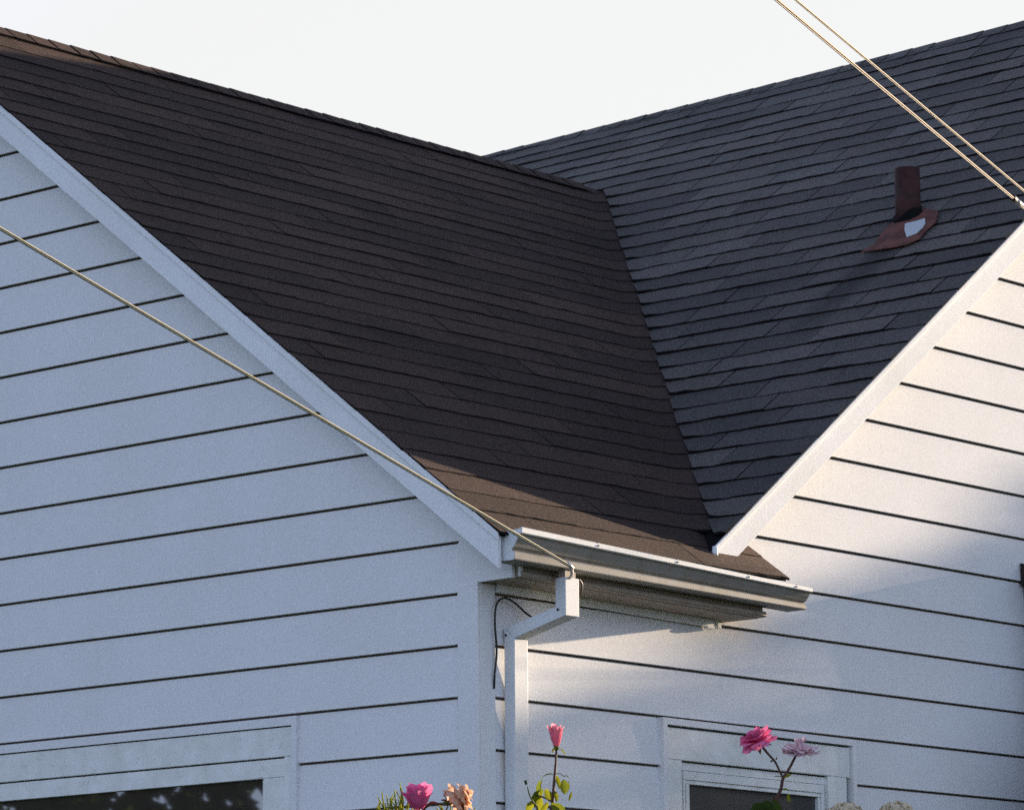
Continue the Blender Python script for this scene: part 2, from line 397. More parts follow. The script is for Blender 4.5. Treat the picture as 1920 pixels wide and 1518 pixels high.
mb = MB(); mb.box((0.186, -0.291, 0.450), (0.248, -0.257, 0.487)); part(mb, 'outlet', M_SOF, parent=spout)
for p in ((0.1752, -0.262, 0.328), (0.142, -0.022, 0.246)):
    mb = MB(); mb.tube([p, (p[0]-0.004, p[1], p[2])], 0.005, 6); part(mb, 'rivet', M_BLK, parent=spout)

# rake boards
def rake(mbd, P, d, nrm_out, depth, thick, s0, s1):
    """board hung below the roof edge; P(s) gives the roof-edge point"""
def rakeL(mb, y0, y1, x0, x1, t0, t1):
    a, b = ZL+S*y0, ZL+S*y1
    mb.hexa([(x0, y0, a-t1), (x1, y0, a-t1), (x1, y0, a-t0), (x0, y0, a-t0)], [(x0, y1, b-t1), (x1, y1, b-t1), (x1, y1, b-t0), (x0, y1, b-t0)])
def rakeR(mb, xa, xb, y0, y1, t0, t1):
    a, b = ZR+S*xa, ZR+S*xb
    mb.hexa([(xa, y0, a-t1), (xa, y0, a-t0), (xa, y1, a-t0), (xa, y1, a-t1)], [(xb, y0, b-t1), (xb, y0, b-t0), (xb, y1, b-t0), (xb, y1, b-t1)])
mb = MB(); rakeL(mb, -0.247, YR, RK, RK+0.02, 0.012, 0.148); rl = part(mb, 'rake_board', M_TRIM, bevel=0.002); rl['label'] = 'bluish white rake board of the left gable'
mb = MB(); rakeL(mb, -0.256, YR, RK-0.010, RK-0.0005, 0.006, 0.038); part(mb, 'drip_edge', M_TRIM, parent=rl, bevel=0.003)
mb = MB(); rakeL(mb, -0.2, YR, RK+0.02, 0.03, 0.040, 0.055); part(mb, 'rake_soffit', M_TRIM, parent=rl)
def zr_(x): return ZR + S*(2*XR - x)
mb = MB(); rakeR(mb, 1.300, XR, RK, RK+0.02, 0.012, 0.150); rr = part(mb, 'rake_board', M_TRIM, bevel=0.002); rr['label'] = 'sunlit white rake board of the right gable'
mb = MB(); rakeR(mb, 1.282, XR, RK-0.010, RK-0.0005, 0.004, 0.034); part(mb, 'drip_edge', M_TRIM, parent=rr, bevel=0.004)
mb = MB(); rakeR(mb, 1.40, XR, RK+0.02, 0.03, 0.040, 0.055); part(mb, 'rake_soffit', M_TRIM, parent=rr)
mb = MB(); xe = 2*XR-1.0
mb.hexa([(xe, RK, zr_(xe)-0.15), (XR+0.002, RK, zr_(XR)-0.15), (XR+0.002, RK, zr_(XR)-0.012), (xe, RK, zr_(xe)-0.012)],
        [(xe, RK+0.02, zr_(xe)-0.15), (XR+0.002, RK+0.02, zr_(XR)-0.15), (XR+0.002, RK+0.02, zr_(XR)-0.012), (xe, RK+0.02, zr_(xe)-0.012)])
part(mb, 'rake_board', M_TRIM)
mb = MB(); mb.tube([(1.284, RK-0.008, ZR+S*1.284-0.005), (1.281, RK-0.009, ZR+S*1.284-0.03), (1.292, RK-0.008, ZR+S*1.284-0.055)], [0.011, 0.013, 0.010], 10)
part(mb, 'drip_edge_tip', M_TRIM, parent=rr, smooth=True)

# ------------------------------------------------------------------ roofs
def tnt():
    v = random.uniform(0.72, 1.26); return (v*random.uniform(0.97, 1.03), v, v*random.uniform(0.97, 1.05))
TH = 0.0058
def strip(mb, lo, hi, lift, tint, TH=TH):
    """one shingle: lo/hi are matching lists of base points; butt edge lifted"""
    up = Vector((0, 0, 1)); n = len(lo)
    L = [p + up*(TH+lift) for p in lo]; H = [p + up*(0.0015+lift*0.3) for p in hi]; B = [p - up*0.004 for p in lo]
    i = len(mb.v); mb.v += [tuple(p) for p in L+H+B]
    for k in range(n-1):
        mb.f.append((i+k, i+k+1, i+n+k+1, i+n+k)); mb.m.append(0); mb.t.append(tint)
        mb.f.append((i+2*n+k, i+2*n+k+1, i+k+1, i+k)); mb.m.append(1); mb.t.append(1.0)
    mb.f.append((i+2*n, i, i+n)); mb.m.append(1); mb.t.append(1.0)
    mb.f.append((i+3*n-1, i+2*n-1, i+n-1)); mb.m.append(1); mb.t.append(1.0)
DYW = 0.1247; YW0 = -0.2555
mb = MB()
# wing roof courses: run along x, then turn with the valley and lap onto the main slope
RV, LAP = 0.085, 0.052
def zw(y): return ZL + S*y
joint0 = 0.0
kmax = int((YR - YW0)/DYW) + 1
for k in range(kmax):
    ya = YW0 + DYW*k; yb = min(ya + DYW, YR); 
    if k == 0: ya = -0.268
    xv = ya + VX; end = 1.645 if ya < -0.05 else xv - RV
    joint0 = (joint0 + 0.31 + random.uniform(-0.05, 0.05)) % 0.95
    xs = [-0.168 - random.uniform(0, 0.006)]; x = -0.168 + joint0
    if joint0 < 0.12: x += 0.95
    while x < end - 0.15: xs.append(x); x += 0.95 + random.uniform(-0.02, 0.02)
    xs.append(end)
    for a, b in zip(xs[:-1], xs[1:]):
        n = max(2, int((b-a)/0.05)); pts = [a + (b-a)*j/n for j in range(n+1)]
        pts[0] += 0.0028; pts[-1] -= 0.0028 if b < end else 0
        last = (b == end) and ya >= -0.05
        lo, hi = [], []
        for x in pts:
            jy = 0.006*noise.noise((x*2.3, k*7.1, 0)) + 0.008*noise.noise((x*13, k*3.1, 5)); jz = 0.0025*noise.noise((x*3.1, k*5.7, 9))
            lo.append(Vector((x, ya+jy, zw(ya+jy)+jz))); hi.append(Vector((x, yb, zw(yb))))
        if last:
            for j in range(1, 7):
                an = math.pi/2*j/6
                lo.append(Vector((xv-RV+RV*math.sin(an), ya-RV+RV*math.cos(an), zw(ya))))
                hi.append(Vector((xv+DYW-RV+RV*math.sin(an), yb-RV+RV*math.cos(an), zw(yb))))
            for q in (RV+0.010,):
                jz = 0.002*noise.noise((q*9, k*1.7, 3))
                lo.append(Vector((xv, max(ya-q, RK-0.012), zw(ya)+jz))); hi.append(Vector((xv+DYW, max(yb-q, RK-0.012), zw(yb))))
        strip(mb, lo, hi, random.uniform(-0.001, 0.0025), tnt())
wing = part(mb, 'roof', [M_SH, M_SHE]); wing['label'] = 'dark brown shingle roof of the front wing'
# deck slabs under the shingles
mb = MB()
mb.prism([(-0.150, -0.255, zw(-0.255)-0.006), (1.640, -0.255, zw(-0.255)-0.006), (1.640, 0.0, zw(0)-0.006), (YR+VX, YR, zw(YR)-0.006), (-0.150, YR, zw(YR)-0.006)], (0, 0, -0.012))
mb.prism([(-0.150, YR, zw(YR)-0.006), (8, YR, zw(YR)-0.006), (8, 2*YR+0.2, zw(-0.2)-0.006), (-0.150, 2*YR+0.2, zw(-0.2)-0.006)], (0, 0, -0.012))
part(mb, 'roof_deck', M_DECK, parent=wing)
def ms(x, y):                                   # main slope height, its ridge sags slightly to the back
    z = ZR + S*x; return z - 0.018*(y-1.3)*max(0.0, z-3.45)/0.75
mb = MB(); DZM = 0.1005; k = 0
z0 = 1.654 - DZM*10
zr = ZR + S*XR; jo = 0.4
while True:
    za = z0 + DZM*k; zb = min(za+DZM, zr); k += 1
    if za > zr - 0.02: break
    xa, xb = (za-ZR)/S, (zb-ZR)/S
    if za < 0.55: continue
    wavy = 0.010
    ca = xa - VX - LAP; cb = xb - VX - LAP
    if za > zw(YR) - 0.12: ca = cb = 10.5
    jo = (jo + 0.19 + random.uniform(-0.06, 0.06)) % 0.50
    y0 = RK - 0.018 - random.uniform(0, 0.005)
    if ca < y0 + 0.05: continue
    ys = [y0]; y = y0 + jo
    if jo < 0.12: y += 0.50
    while y < ca - 0.12: ys.append(y); y += 0.50 + random.uniform(-0.09, 0.09)
    ys.append(ca)
    ph = random.uniform(0, 50)
    for a, b in zip(ys[:-1], ys[1:]):
        n = max(2, int((b-a)/0.04)); lo, hi = [], []
        for j in range(n+1):
            t = j/n; y = a + (b-a)*t; yh = y
            if b == ca and ca < 9: 
                yh = a + (cb-a)*t + (0.006*noise.noise((k*3.3, 1, 2)) if j == n else 0); y += (0.006*noise.noise((k*5.3, 7, 2)) if j == n else 0)
            if j == 0: y += 0.003; yh = y
            if j == n and b != ca: y -= 0.003; yh = y
            jx = wavy*noise.noise((y*1.7, ph, 0)) + 0.008*noise.noise((y*7, ph, 4)) + 0.008*noise.noise((y*24, ph, 4))
            jz = 0.008*max(0.0, 1-(ca-y)/0.12) + 0.004*noise.noise((y*2.9, ph, 9)) + 0.002*noise.noise((y*15, ph, 2))
            xl = xa + jx
            lo.append(Vector((xl, y, ms(xl, y)+0.007+jz))); hi.append(Vector((xb, yh, ms(xb, yh)+0.005)))
        lo.reverse(); hi.reverse()
        strip(mb, lo, hi, random.uniform(-0.001, 0.003), tnt(), 0.0062)
main = part(mb, 'roof', [M_SH_SKY, M_SHE]); main['label'] = 'shingle roof behind toned pale for sky sheen, with rough uneven courses'
mb = MB()
def mdeck(pts): return [(x, y, ms(x, y)-(0.004 if x < 5 and y < 5 else 0.10 if y < 5 else 0.03)) for x, y in pts]
mb.prism(mdeck([(1.26, -0.150), (4.9, -0.150), (4.9, YR-0.07), (VX, 0)]), (0, 0, -0.014))
mb.prism([(XR, -0.15, zr-0.006), (2*XR-1.0, -0.15, zr-0.006-S*(XR-1.0)), (2*XR-1.0, 10.5, zr-0.2-S*(XR-1.0)), (XR, 10.5, zr-0.15)], (0, 0, -0.014))
mb.prism([(x, y, ms(x, y)-0.012) for x, y in ((4.9, -0.15), (XR, -0.15), (XR, 2.0), (4.9, 2.0))], (0, 0, -0.014))
mb.prism([(x, y, ms(x, y)-0.030) for x, y in ((4.9, 2.0), (XR, 2.0), (XR, 6.0), (4.9, 6.0))], (0, 0, -0.014))
mb.prism([(x, y, ms(x, y)-0.030) for x, y in ((4.9, 6.0), (XR, 6.0), (XR, 10.5), (4.9, 10.5))], (0, 0, -0.014))
part(mb, 'roof_deck', M_DECK, parent=main)

def caps(name, P, dirv, left, right, n0, n1, exp, par):
    """overlapping ridge cap shingles bent over the ridge"""
    mb = MB(); x = n0
    while x < n1:
        ln = exp + 0.04; t = tnt(); w_ = 0.105*random.uniform(0.95, 1.05); lf = random.uniform(0.008, 0.012); j = random.uniform(-0.006, 0.006)
        lo0, hi0 = P(x+j), P(x+ln)
        a0 = Vector(lo0) + Vector((0, 0, lf)); b0 = Vector(hi0) + Vector((0, 0, 0.006))
        aL, bL = a0 + left*w_, b0 + left*w_; aR, bR = a0 + right*w_, b0 + right*w_
        i = len(mb.v); dn = Vector((0, 0, -lf-0.002))
        mb.v += [tuple(p) for p in (aL, a0, aR, bL, b0, bR, aL+dn*0.6, a0+dn*0.6, aR+dn*0.6)]
        mb.f += [(i, i+1, i+4, i+3), (i+1, i+2, i+5, i+4), (i+6, i+7, i+1, i), (i+7, i+8, i+2, i+1), (i+6, i, i+3), (i+8, i+5, i+2)]
        mb.m += [0, 0, 1, 1, 1, 1]; mb.t += [t]*6
        x += exp
    return part(mb, name, [M_SH if par is wing else M_SH_SKY, M_SHE], parent=par)
cy = 1/math.sqrt(1+S*S)
caps('ridge_cap', lambda x: (x, YR, zw(YR)+0.010), None, Vector((0, -cy, -S*cy)), Vector((0, cy, -S*cy)), -0.185, YR+VX-0.20, 0.135, wing)
caps('ridge_cap', lambda y: (XR, y, ms(XR, y)+0.006), None, Vector((-cy, 0, -S*cy)), Vector((cy, 0, -S*cy)), -0.18, 10.4, 0.16, main)

# ------------------------------------------------------------------ vent pipe with its flashing
def on_main(px, py):
    d = FW + RT*((px-IW/2)/FPX) - UP*((py-IH/2)/FPX)
    t = (ZR + S*CAM.x - CAM.z)/(d.z - S*d.x); return CAM + d*t
nm = Vector((-S, 0, 1)).normalized()
mb = MB()
c = on_main(1703, 413); rp = 0.062
ring = []
mb.tube([c - Vector((0, 0, 0.12)), c + Vector((0, 0, 0.255))], rp, 24)
mb2 = MB()
pipe = part(mb, 'vent_pipe', M_RUST, smooth=False); pipe['label'] = 'rusty brown vent pipe on the right roof'
for p in pipe.data.polygons: p.use_smooth = len(p.vertices) == 4
mb = MB()
pl = [(1617, 480), (1641, 466), (1660, 441), (1672, 428), (1700, 404), (1735, 398), (1762, 404), (1757, 424), (1741, 438), (1727, 455), (1700, 467), (1660, 474)]
lo = [on_main(*q) + nm*0.018 for q in pl]
mb.prism(lo, nm*0.006); part(mb, 'flashing', M_FLASH, parent=pipe)
mb = MB()
mb.prism([on_main(*q) + nm*0.0255 for q in [(1701, 429), (1722, 424), (1738, 419), (1739, 428), (1734, 436), (1722, 447), (1704, 454), (1700, 440)]], nm*0.004)
part(mb, 'silver_patch', M_PATCH, parent=pipe)
mb = MB()                                        # tar collar at the foot of the pipe
bm_pts = []
for k in range(16):
    an = 2*math.pi*k/16; r1 = rp*1.02; r2 = rp*(1.35+0.25*math.sin(3*an+1))
    bm_pts.append((c + Vector((math.cos(an)*r1, math.sin(an)*r1, S*math.cos(an)*r1+0.055+0.02*math.sin(2*an))), c + Vector((math.cos(an)*r2, math.sin(an)*r2, S*math.cos(an)*r2+0.024))))
for k in range(16):
    a, b = bm_pts[k], bm_pts[(k+1) % 16]; mb.face([a[0], a[1], b[1], b[0]])
part(mb, 'tar_collar', M_TAR, parent=pipe, smooth=True)

# ------------------------------------------------------------------ windows
def winL():
    y0, y1, z0, z1 = 0.972, 3.31, -1.58, -0.0065
    mb = MB()                                    # channel trim round the opening, mitred at the corner
    mb.prism([(-0.012, y0, z1), (-0.012, y1, z1), (-0.012, y1-0.026, z1-0.036), (-0.012, y0+0.028, z1-0.036)], (0.03, 0, 0))
    mb.prism([(-0.0135, y0, z1-0.0012), (-0.0135, y0+0.0275, z1-0.0372), (-0.0135, y0+0.0275, z0), (-0.0135, y0, z0)], (0.03, 0, 0))
    mb.box((-0.012, y1-0.026, z0), (0.018, y1, z1-0.038))
    w = part(mb, 'window', M_SID); w['label'] = 'wide window with reflections of leaves'
    mb = MB()
    mb.box((-0.004, y0+0.030, -0.166), (0.02, y1-0.028, z1-0.041))
    mb.box((-0.0025, y0+0.030, z0), (0.02, y0+0.078, -0.1665)); mb.box((-0.0025, y1-0.078, z0), (0.02, y1-0.028, -0.1665))
    part(mb, 'casing', M_OLD, parent=w, bevel=0.003)
    mb = MB()
    mb.box((0.004, y0+0.0795, -0.247), (0.03, y1-0.079, -0.172)); mb.box((0.0045, y0+0.0795, z0), (0.03, y0+0.205, -0.2475)); mb.box((0.0045, y1-0.2, z0), (0.03, y1-0.079, -0.2475))
    part(mb, 'sash', M_OLD, parent=w, bevel=0.003)
    mb = MB(); mb.box((0.022, y0+0.2, z0+0.05), (0.026, y1-0.19, -0.24)); part(mb, 'pane', M_PANE, parent=w)
    mb = MB(); mb.box((0.02, y0+0.2055, -0.40), (0.0215, y0+0.222, -0.248)); part(mb, 'glazing_bead', M_OLD, parent=w)
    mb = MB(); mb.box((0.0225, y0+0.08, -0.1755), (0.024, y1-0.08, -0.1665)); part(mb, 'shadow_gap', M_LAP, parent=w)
    return w
winL()
def winR():
    x0, x1, z0 = 1.106, 2.424, -1.52
    def zt(x, z): return z - 0.004*(x-x0)
    def bx(mb, a, b, yf, yb, zl, zh, dl=1, dh=1, mi=0):
        f = lambda x, z, d: zt(x, z) if d else z
        mb.hexa([(a, yf, f(a, zl, dl)), (b, yf, f(b, zl, dl)), (b, yb, f(b, zl, dl)), (a, yb, f(a, zl, dl))],
                [(a, yf, f(a, zh, dh)), (b, yf, f(b, zh, dh)), (b, yb, f(b, zh, dh)), (a, yb, f(a, zh, dh))], mi)
    mb = MB()
    t = -0.004
    mb.prism([(x0, -0.020, t), (x0+0.027, -0.020, t-0.027), (x1-0.027, -0.020, zt(x1, t-0.027)), (x1, -0.020, zt(x1, t))], (0, 0.035, 0))
    mb.prism([(x0, -0.0215, t-0.001), (x0, -0.0215, z0), (x0+0.0265, -0.0215, z0), (x0+0.0265, -0.0215, t-0.028)], (0, 0.035, 0))
    mb.prism([(x1, -0.0215, zt(x1, t)-0.001), (x1-0.0265, -0.0215, zt(x1, t)-0.028), (x1-0.0265, -0.0215, z0), (x1, -0.0215, z0)], (0, 0.035, 0))
    w = part(mb, 'window', M_SID); w['label'] = 'smaller window with weathered white casing'
    mb = MB()
    bx(mb, x0+0.0285, x1-0.029, -0.006, 0.02, -0.170, t-0.036)
    bx(mb, x0+0.0285, x0+0.137, -0.0045, 0.02, z0, -0.1705, 0, 1); bx(mb, x1-0.186, x1-0.052, -0.0045, 0.02, z0, -0.1705, 0, 1)
    part(mb, 'casing', M_OLD, parent=w, bevel=0.003)
    xl, xr = x0+0.138, x1-0.187
    mb = MB()
    bx(mb, xl, xr, 0.012, 0.04, -0.208, -0.176); bx(mb, xl, xl+0.020, 0.020, 0.04, z0, -0.2085, 0, 1); bx(mb, xr-0.012, xr, 0.014, 0.04, z0, -0.2085, 0, 1)
    part(mb, 'frame', M_OLD, parent=w, bevel=0.002)
    mb = MB()
    bx(mb, xl+0.021, xr-0.013, 0.006, 0.035, -0.246, -0.2105); bx(mb, xl+0.033, xr-0.034, 0.012, 0.035, -0.263, -0.2465)
    bx(mb, xl+0.021, xl+0.0325, 0.006, 0.035, z0, -0.2465, 0, 1); bx(mb, xl+0.0435, xl+0.066, 0.011, 0.035, z0, -0.2635, 0, 1)
    bx(mb, xr-0.033, xr-0.013, 0.006, 0.035, z0, -0.2465, 0, 1); bx(mb, xr-0.050, xr-0.0345, 0.012, 0.035, z0, -0.2635, 0, 1)
    part(mb, 'sash', M_OLD, parent=w, bevel=0.0025)
    mb = MB(); bx(mb, xl, xr, 0.030, 0.034, z0, -0.255, 0, 1); part(mb, 'pane', M_PANE2, parent=w)
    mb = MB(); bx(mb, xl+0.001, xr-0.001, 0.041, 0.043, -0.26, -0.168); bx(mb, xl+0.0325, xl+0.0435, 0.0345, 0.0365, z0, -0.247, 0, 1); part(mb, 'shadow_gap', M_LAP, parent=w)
winR()

# box bay beyond the right edge of the picture, its roof corner just shows
mb = MB(); BX = 3.786
mb.box((BX, -0.24, GZ), (6.4, -0.005, 0.80)); bay = part(mb, 'bay', M_BAY); bay['label'] = 'dark boarded bay at the right edge'
mb = MB(); mb.prism([(BX-0.030, -0.27, 0.80), (6.43, -0.27, 0.80), (6.43, -0.27, 0.83), (BX-0.030, -0.27, 0.83)], (0, 0.265, 0)); mb.prism([(BX-0.030, -0.27, 0.831), (BX-0.030, -0.006, 0.831), (BX-0.030, -0.006, 0.90)], (2.66, 0, 0))
part(mb, 'roof', M_BAY, parent=bay)

# ------------------------------------------------------------------ cables
def cable_pts(a, b, sag, n=60, ext=0.0):
    a, b = Vector(a), Vector(b); r = []
    for i in range(n+1):
        t = i/n; p = a + (b-a)*t; p.z -= sag*4*t*(1-t); r.append(p)
    return r
def bundle(mb, pts, strands):
    """parallel strands bound side by side: (offset across, offset down, radius, material)"""
    d = (pts[-1]-pts[0]).normalized(); a = d.cross(FW).normalized(); b = a.cross(d)
    if a.z < 0: a = -a
    for u, v, r, mi in strands: mb.tube([p + a*u + b*v for p in pts], r, 8, mi)
def smooth_pts(c, n=6):
    r = []
    for i in range(len(c)-1):
        p0, p1, p2, p3 = c[max(i-1, 0)], c[i], c[i+1], c[min(i+2, len(c)-1)]
        for j in range(n):
            t = j/n; r.append(0.5*((2*p1) + (p2-p0)*t + (2*p0-5*p1+4*p2-p3)*t*t + (3*p1-p0-3*p2+p3)*t**3))
    r.append(c[-1]); return r
# service cable to the gutter bracket
P1 = Vector((0.213, -0.305, 0.492)); P1 = P1 + (CAM-P1).normalized()*0.075; P0 = at(0, 428, 12.6)
P0 = P0 + (P0-P1)*0.9
mb = MB(); 
pts = cable_pts(P0, P1, 0.0, 200); 
bundle(mb, pts, [(0.0034, 0, 0.0026, 0), (-0.0022, 0, 0.0022, 0), (0.0008, 0.001, 0.0020, 1), (-0.0048, 0.001, 0.0018, 1)])
t = thing('overhead_cable', 'twin strand service cable slanting down to the bracket at the downspout', 'cable', P1, 'cables strung to the house')
o = mb.build('strand', [M_CAB, M_BLK], smooth=True); child(o, t)
mb = MB(); mb.tube(smooth_pts([P1 + Vector((0.0, 0.004, -0.002)), P1 + Vector((0.02, 0.02, -0.022)), Vector((0.217, -0.285, 0.448))], 6), 0.006, 8); mb.tube([P1 + Vector((-0.03, 0.0, 0.016)), P1 + Vector((0.005, 0.0, -0.003))], 0.006, 8)
o = mb.build('bracket', M_STEEL, smooth=True); child(o, t)
def cable2(pa, pb, ext, r, mats, label, twist):
    A = at(*pa); B = at(*pb); dv = B - A
    A2 = A - dv*1.2; B2 = B + dv*((-0.02-B.y)/dv.y)      # carried on to the gable wall
    mb = MB(); pts = cable_pts(A2, B2, 0.0, 160)
    bundle(mb, pts, [(0.0018, 0, r, 0), (-r*0.85, 0.0005, r*0.62, 1)] if twist else [(0.001, 0, r*0.85, 0), (-r*0.85, 0.0005, r*0.45, 1)])
    t = thing('overhead_cable', label, 'cable', B, 'cables strung to the house')
    o = mb.build('strand', mats, smooth=True); child(o, t); return t, dv.normalized()
t, dv = cable2((1453, -2, 11.0), (1920, 389, 13.0), 0.9, 0.0034, [M_CABB, M_BLK], 'lower of two cables crossing the right roof, with a dark splice clamp', True)
mb = MB(); pc = at(1903, 374.5, 12.93)
mb.tube([pc - dv*0.035, pc + dv*0.0], [0.010, 0.012], 8, 0); mb.tube([pc + dv*0.0, pc + dv*0.10], [0.011, 0.008], 8, 1)
o = mb.build('splice_clamp', [M_BLK, M_STEEL], smooth=True); child(o, t)
cable2((1492, 0, 11.1), (1920, 358, 13.1), 0.9, 0.0032, [M_CABC, M_BLK], 'upper of two cables crossing the right roof, thin and bare', False)
# black wire looping under the eave behind the downspout
mb = MB()
def wp(px, py, y):
    d = FW + RT*((px-IW/2)/FPX) - UP*((py-IH/2)/FPX); return CAM + d*((y-CAM.y)/d.y)
ctl = [wp(1000, 1158, -0.05), wp(985, 1148, -0.035), wp(968, 1132, -0.03), wp(952, 1122, -0.028), wp(940, 1122, -0.028), wp(931, 1133, -0.028), wp(928, 1152, -0.026), wp(928.5, 1180, -0.026), wp(931, 1210, -0.024), wp(930.5, 1235, -0.022), wp(927.5, 1262, -0.02), wp(926.5, 1290, -0.012)]
mb.tube(smooth_pts(ctl), 0.0042, 6)
o = mb.build('wire', M_BLK, smooth=True); o['label'] = 'long thin black wire looping down the wall behind the downspout'; o['category'] = 'wire'
mb = MB()
mb.tube(smooth_pts([wp(1085, 1085, -0.29), wp(1091, 1094, -0.285), wp(1090, 1108, -0.27), wp(1084, 1122, -0.25)]), 0.004, 6)
o = mb.build('wire', M_BLK, smooth=True); o['label'] = 'short black wire end hanging right of the downspout outlet'; o['category'] = 'wire'
# ------------------------------------------------------------------ plants and trees
M_PINK = petalm('rose_petal_pink', (0.80, 0.035, 0.26), (0.86, 0.30, 0.52), 0.40)
M_SOFT = petalm('rose_petal_soft', (0.90, 0.12, 0.27), (0.92, 0.48, 0.50), 0.45)
M_FADE = petalm('rose_petal_faded', (0.84, 0.50, 0.62), (0.88, 0.78, 0.80), 0.35, (0.75, 0.25, 0.45))
M_PEACH = petalm('rose_petal_withered', (0.64, 0.32, 0.16), (0.86, 0.64, 0.50), 0.45, (0.22, 0.09, 0.03))
M_DRY = petalm('dried_petal', (0.66, 0.55, 0.38), (0.80, 0.72, 0.56), 0.3, (0.30, 0.16, 0.07))
M_LEAF = petalm('rose_leaf', (0.085, 0.13, 0.020), (0.30, 0.30, 0.020), 0.55)
M_DLEAF = petalm('dark_leaf', (0.020, 0.045, 0.012), (0.06, 0.09, 0.02), 0.3)
M_SPRIG = petalm('conifer_sprig', (0.20, 0.26, 0.025), (0.42, 0.42, 0.05), 0.5)
M_STEM = mat('rose_stem', (0.085, 0.040, 0.030), 0.6, 0.3)
M_GSTEM = mat('green_stem', (0.12, 0.12, 0.04), 0.6, 0.3)
M_BARK = mat('bark', (0.06, 0.045, 0.035), 0.9, 0.1)

def frame(axis):
    a = Vector(axis).normalized(); r = a.cross(Vector((0.1, 0.9, 0.3)))
    r.normalize(); return r, a.cross(r), a
def petal(mb, c, fr, phi, r0, ln, wd, a0, a1, ruf, tint, seed, curl=0.0, cup=0.5):
    R, Q, A = fr; nu, nv = 6, 6; i = len(mb.v)
    r, h = r0, 0.0
    for b in range(nv+1):
        v = b/nv; an = a0 + (a1-a0)*v + curl*v**4
        if b: r += ln/nv*math.sin(an); h += ln/nv*math.cos(an)
        wv = wd*(0.45 + 0.55*math.sin(min(1, v*1.35)*math.pi/2))*(1.0 if v < 0.75 else math.sqrt(max(0.05, 1-((v-0.75)/0.26)**2*0.75)))
        for a in range(nu+1):
            u = a/nu*2-1
            rr = max(0.004, r - cup*abs(u)**2*wv*0.35*math.cos(an)); ang = phi + u*wv/max(rr, wd*0.75)
            nz = noise.noise((u*1.7+seed, v*2.1, seed*3.7))*ruf*(0.25+v) + noise.noise((u*4+seed, v*4, seed*1.7))*ruf*0.5*v
            hh = h + nz*0.8 - abs(u)**2.2*ln*0.10*v
            rr += nz
            mb.v.append(tuple(c + R*(rr*math.cos(ang)) + Q*(rr*math.sin(ang)) + A*hh))
    for b in range(nv):
        for a in range(nu):
            k = i + b*(nu+1) + a
            mb.f.append((k, k+1, k+nu+2, k+nu+1)); mb.m.append(0); mb.t.append(tint + 0.30*(b/nv)**2 - 0.05)
def rose(c, axis, rad, parent, m, layers, ruf, name='flower', seed=1.0, hscale=1.0):
    """layers: (petals, r0, length, width, base angle, tip angle, curl) in units of rad"""
    mb = MB(); fr = frame(axis); ph = seed
    for li, (n, r0, ln, wd, a0, a1, cu) in enumerate(layers):
        for k in range(n):
            ph += 2*math.pi/n*(1 + random.uniform(-0.08, 0.08))
            petal(mb, c, fr, ph, r0*rad, ln*rad*hscale*random.uniform(0.92, 1.06), wd*rad, math.radians(a0+random.uniform(-4, 4)), math.radians(a1+random.uniform(-9, 9)),
                  ruf*rad, random.uniform(0.05, 0.35) + 0.06*li, seed*1.3+li*5.1+k*1.9, math.radians(cu))
        ph += 0.9
    o = mb.build(name, m, smooth=True); child(o, parent); return o
OPEN = [(3, 0.02, 0.75, 0.30, 2, 6, 0), (4, 0.08, 0.85, 0.40, 8, 14, 10), (5, 0.12, 0.95, 0.48, 18, 24, 20), (5, 0.16, 1.05, 0.56, 34, 40, 35), (6, 0.18, 1.10, 0.60, 58, 58, 40), (5, 0.18, 1.08, 0.62, 80, 84, 30)]
BUD = [(3, 0.06, 1.5, 0.36, 2, 2, 0), (3, 0.16, 1.5, 0.50, 12, -4, 12), (4, 0.20, 1.45, 0.56, 24, -8, 30)]
DROOP = [(3, 0.08, 0.9, 0.55, 8, 20, 40), (4, 0.15, 1.0, 0.66, 30, 50, 60), (4, 0.18, 1.05, 0.7, 55, 100, 50), (4, 0.18, 1.0, 0.7, 80, 140, 40)]
FLAT = [(3, 0.02, 0.80, 0.30, 4, 8, 0), (4, 0.10, 0.82, 0.36, 16, 18, 20), (6, 0.15, 0.95, 0.46, 66, 66, 20), (6, 0.16, 1.10, 0.52, 84, 88, -30), (5, 0.15, 1.12, 0.52, 98, 104, -40)]
def leaf(mb, p, d, n, ln, wd, bend, tint, fold=0.25):
    d = Vector(d).normalized(); n = Vector(n); s = d.cross(n); s.normalize(); n = s.cross(d).normalized()
    i = len(mb.v); N = 7
    p = Vector(p); q = p.copy(); dd = d.copy()
    for k in range(N+1):
        t = k/N; wv = wd*0.5*math.sin(math.pi*min(1, t*0.97+0.02))**0.8*(1-0.25*t)
        ser = 1 + 0.10*(k % 2)
        for u in (-1, 0, 1): mb.v.append(tuple(q + s*u*wv*ser + n*abs(u)*wv*fold*2))
        dd = (dd - n*bend/N); dd.normalize(); q = q + dd*ln/N
    for k in range(N):
        for a in range(2):
            j = i+k*3+a; mb.f.append((j, j+1, j+4, j+3)); mb.m.append(0); mb.t.append(tint)
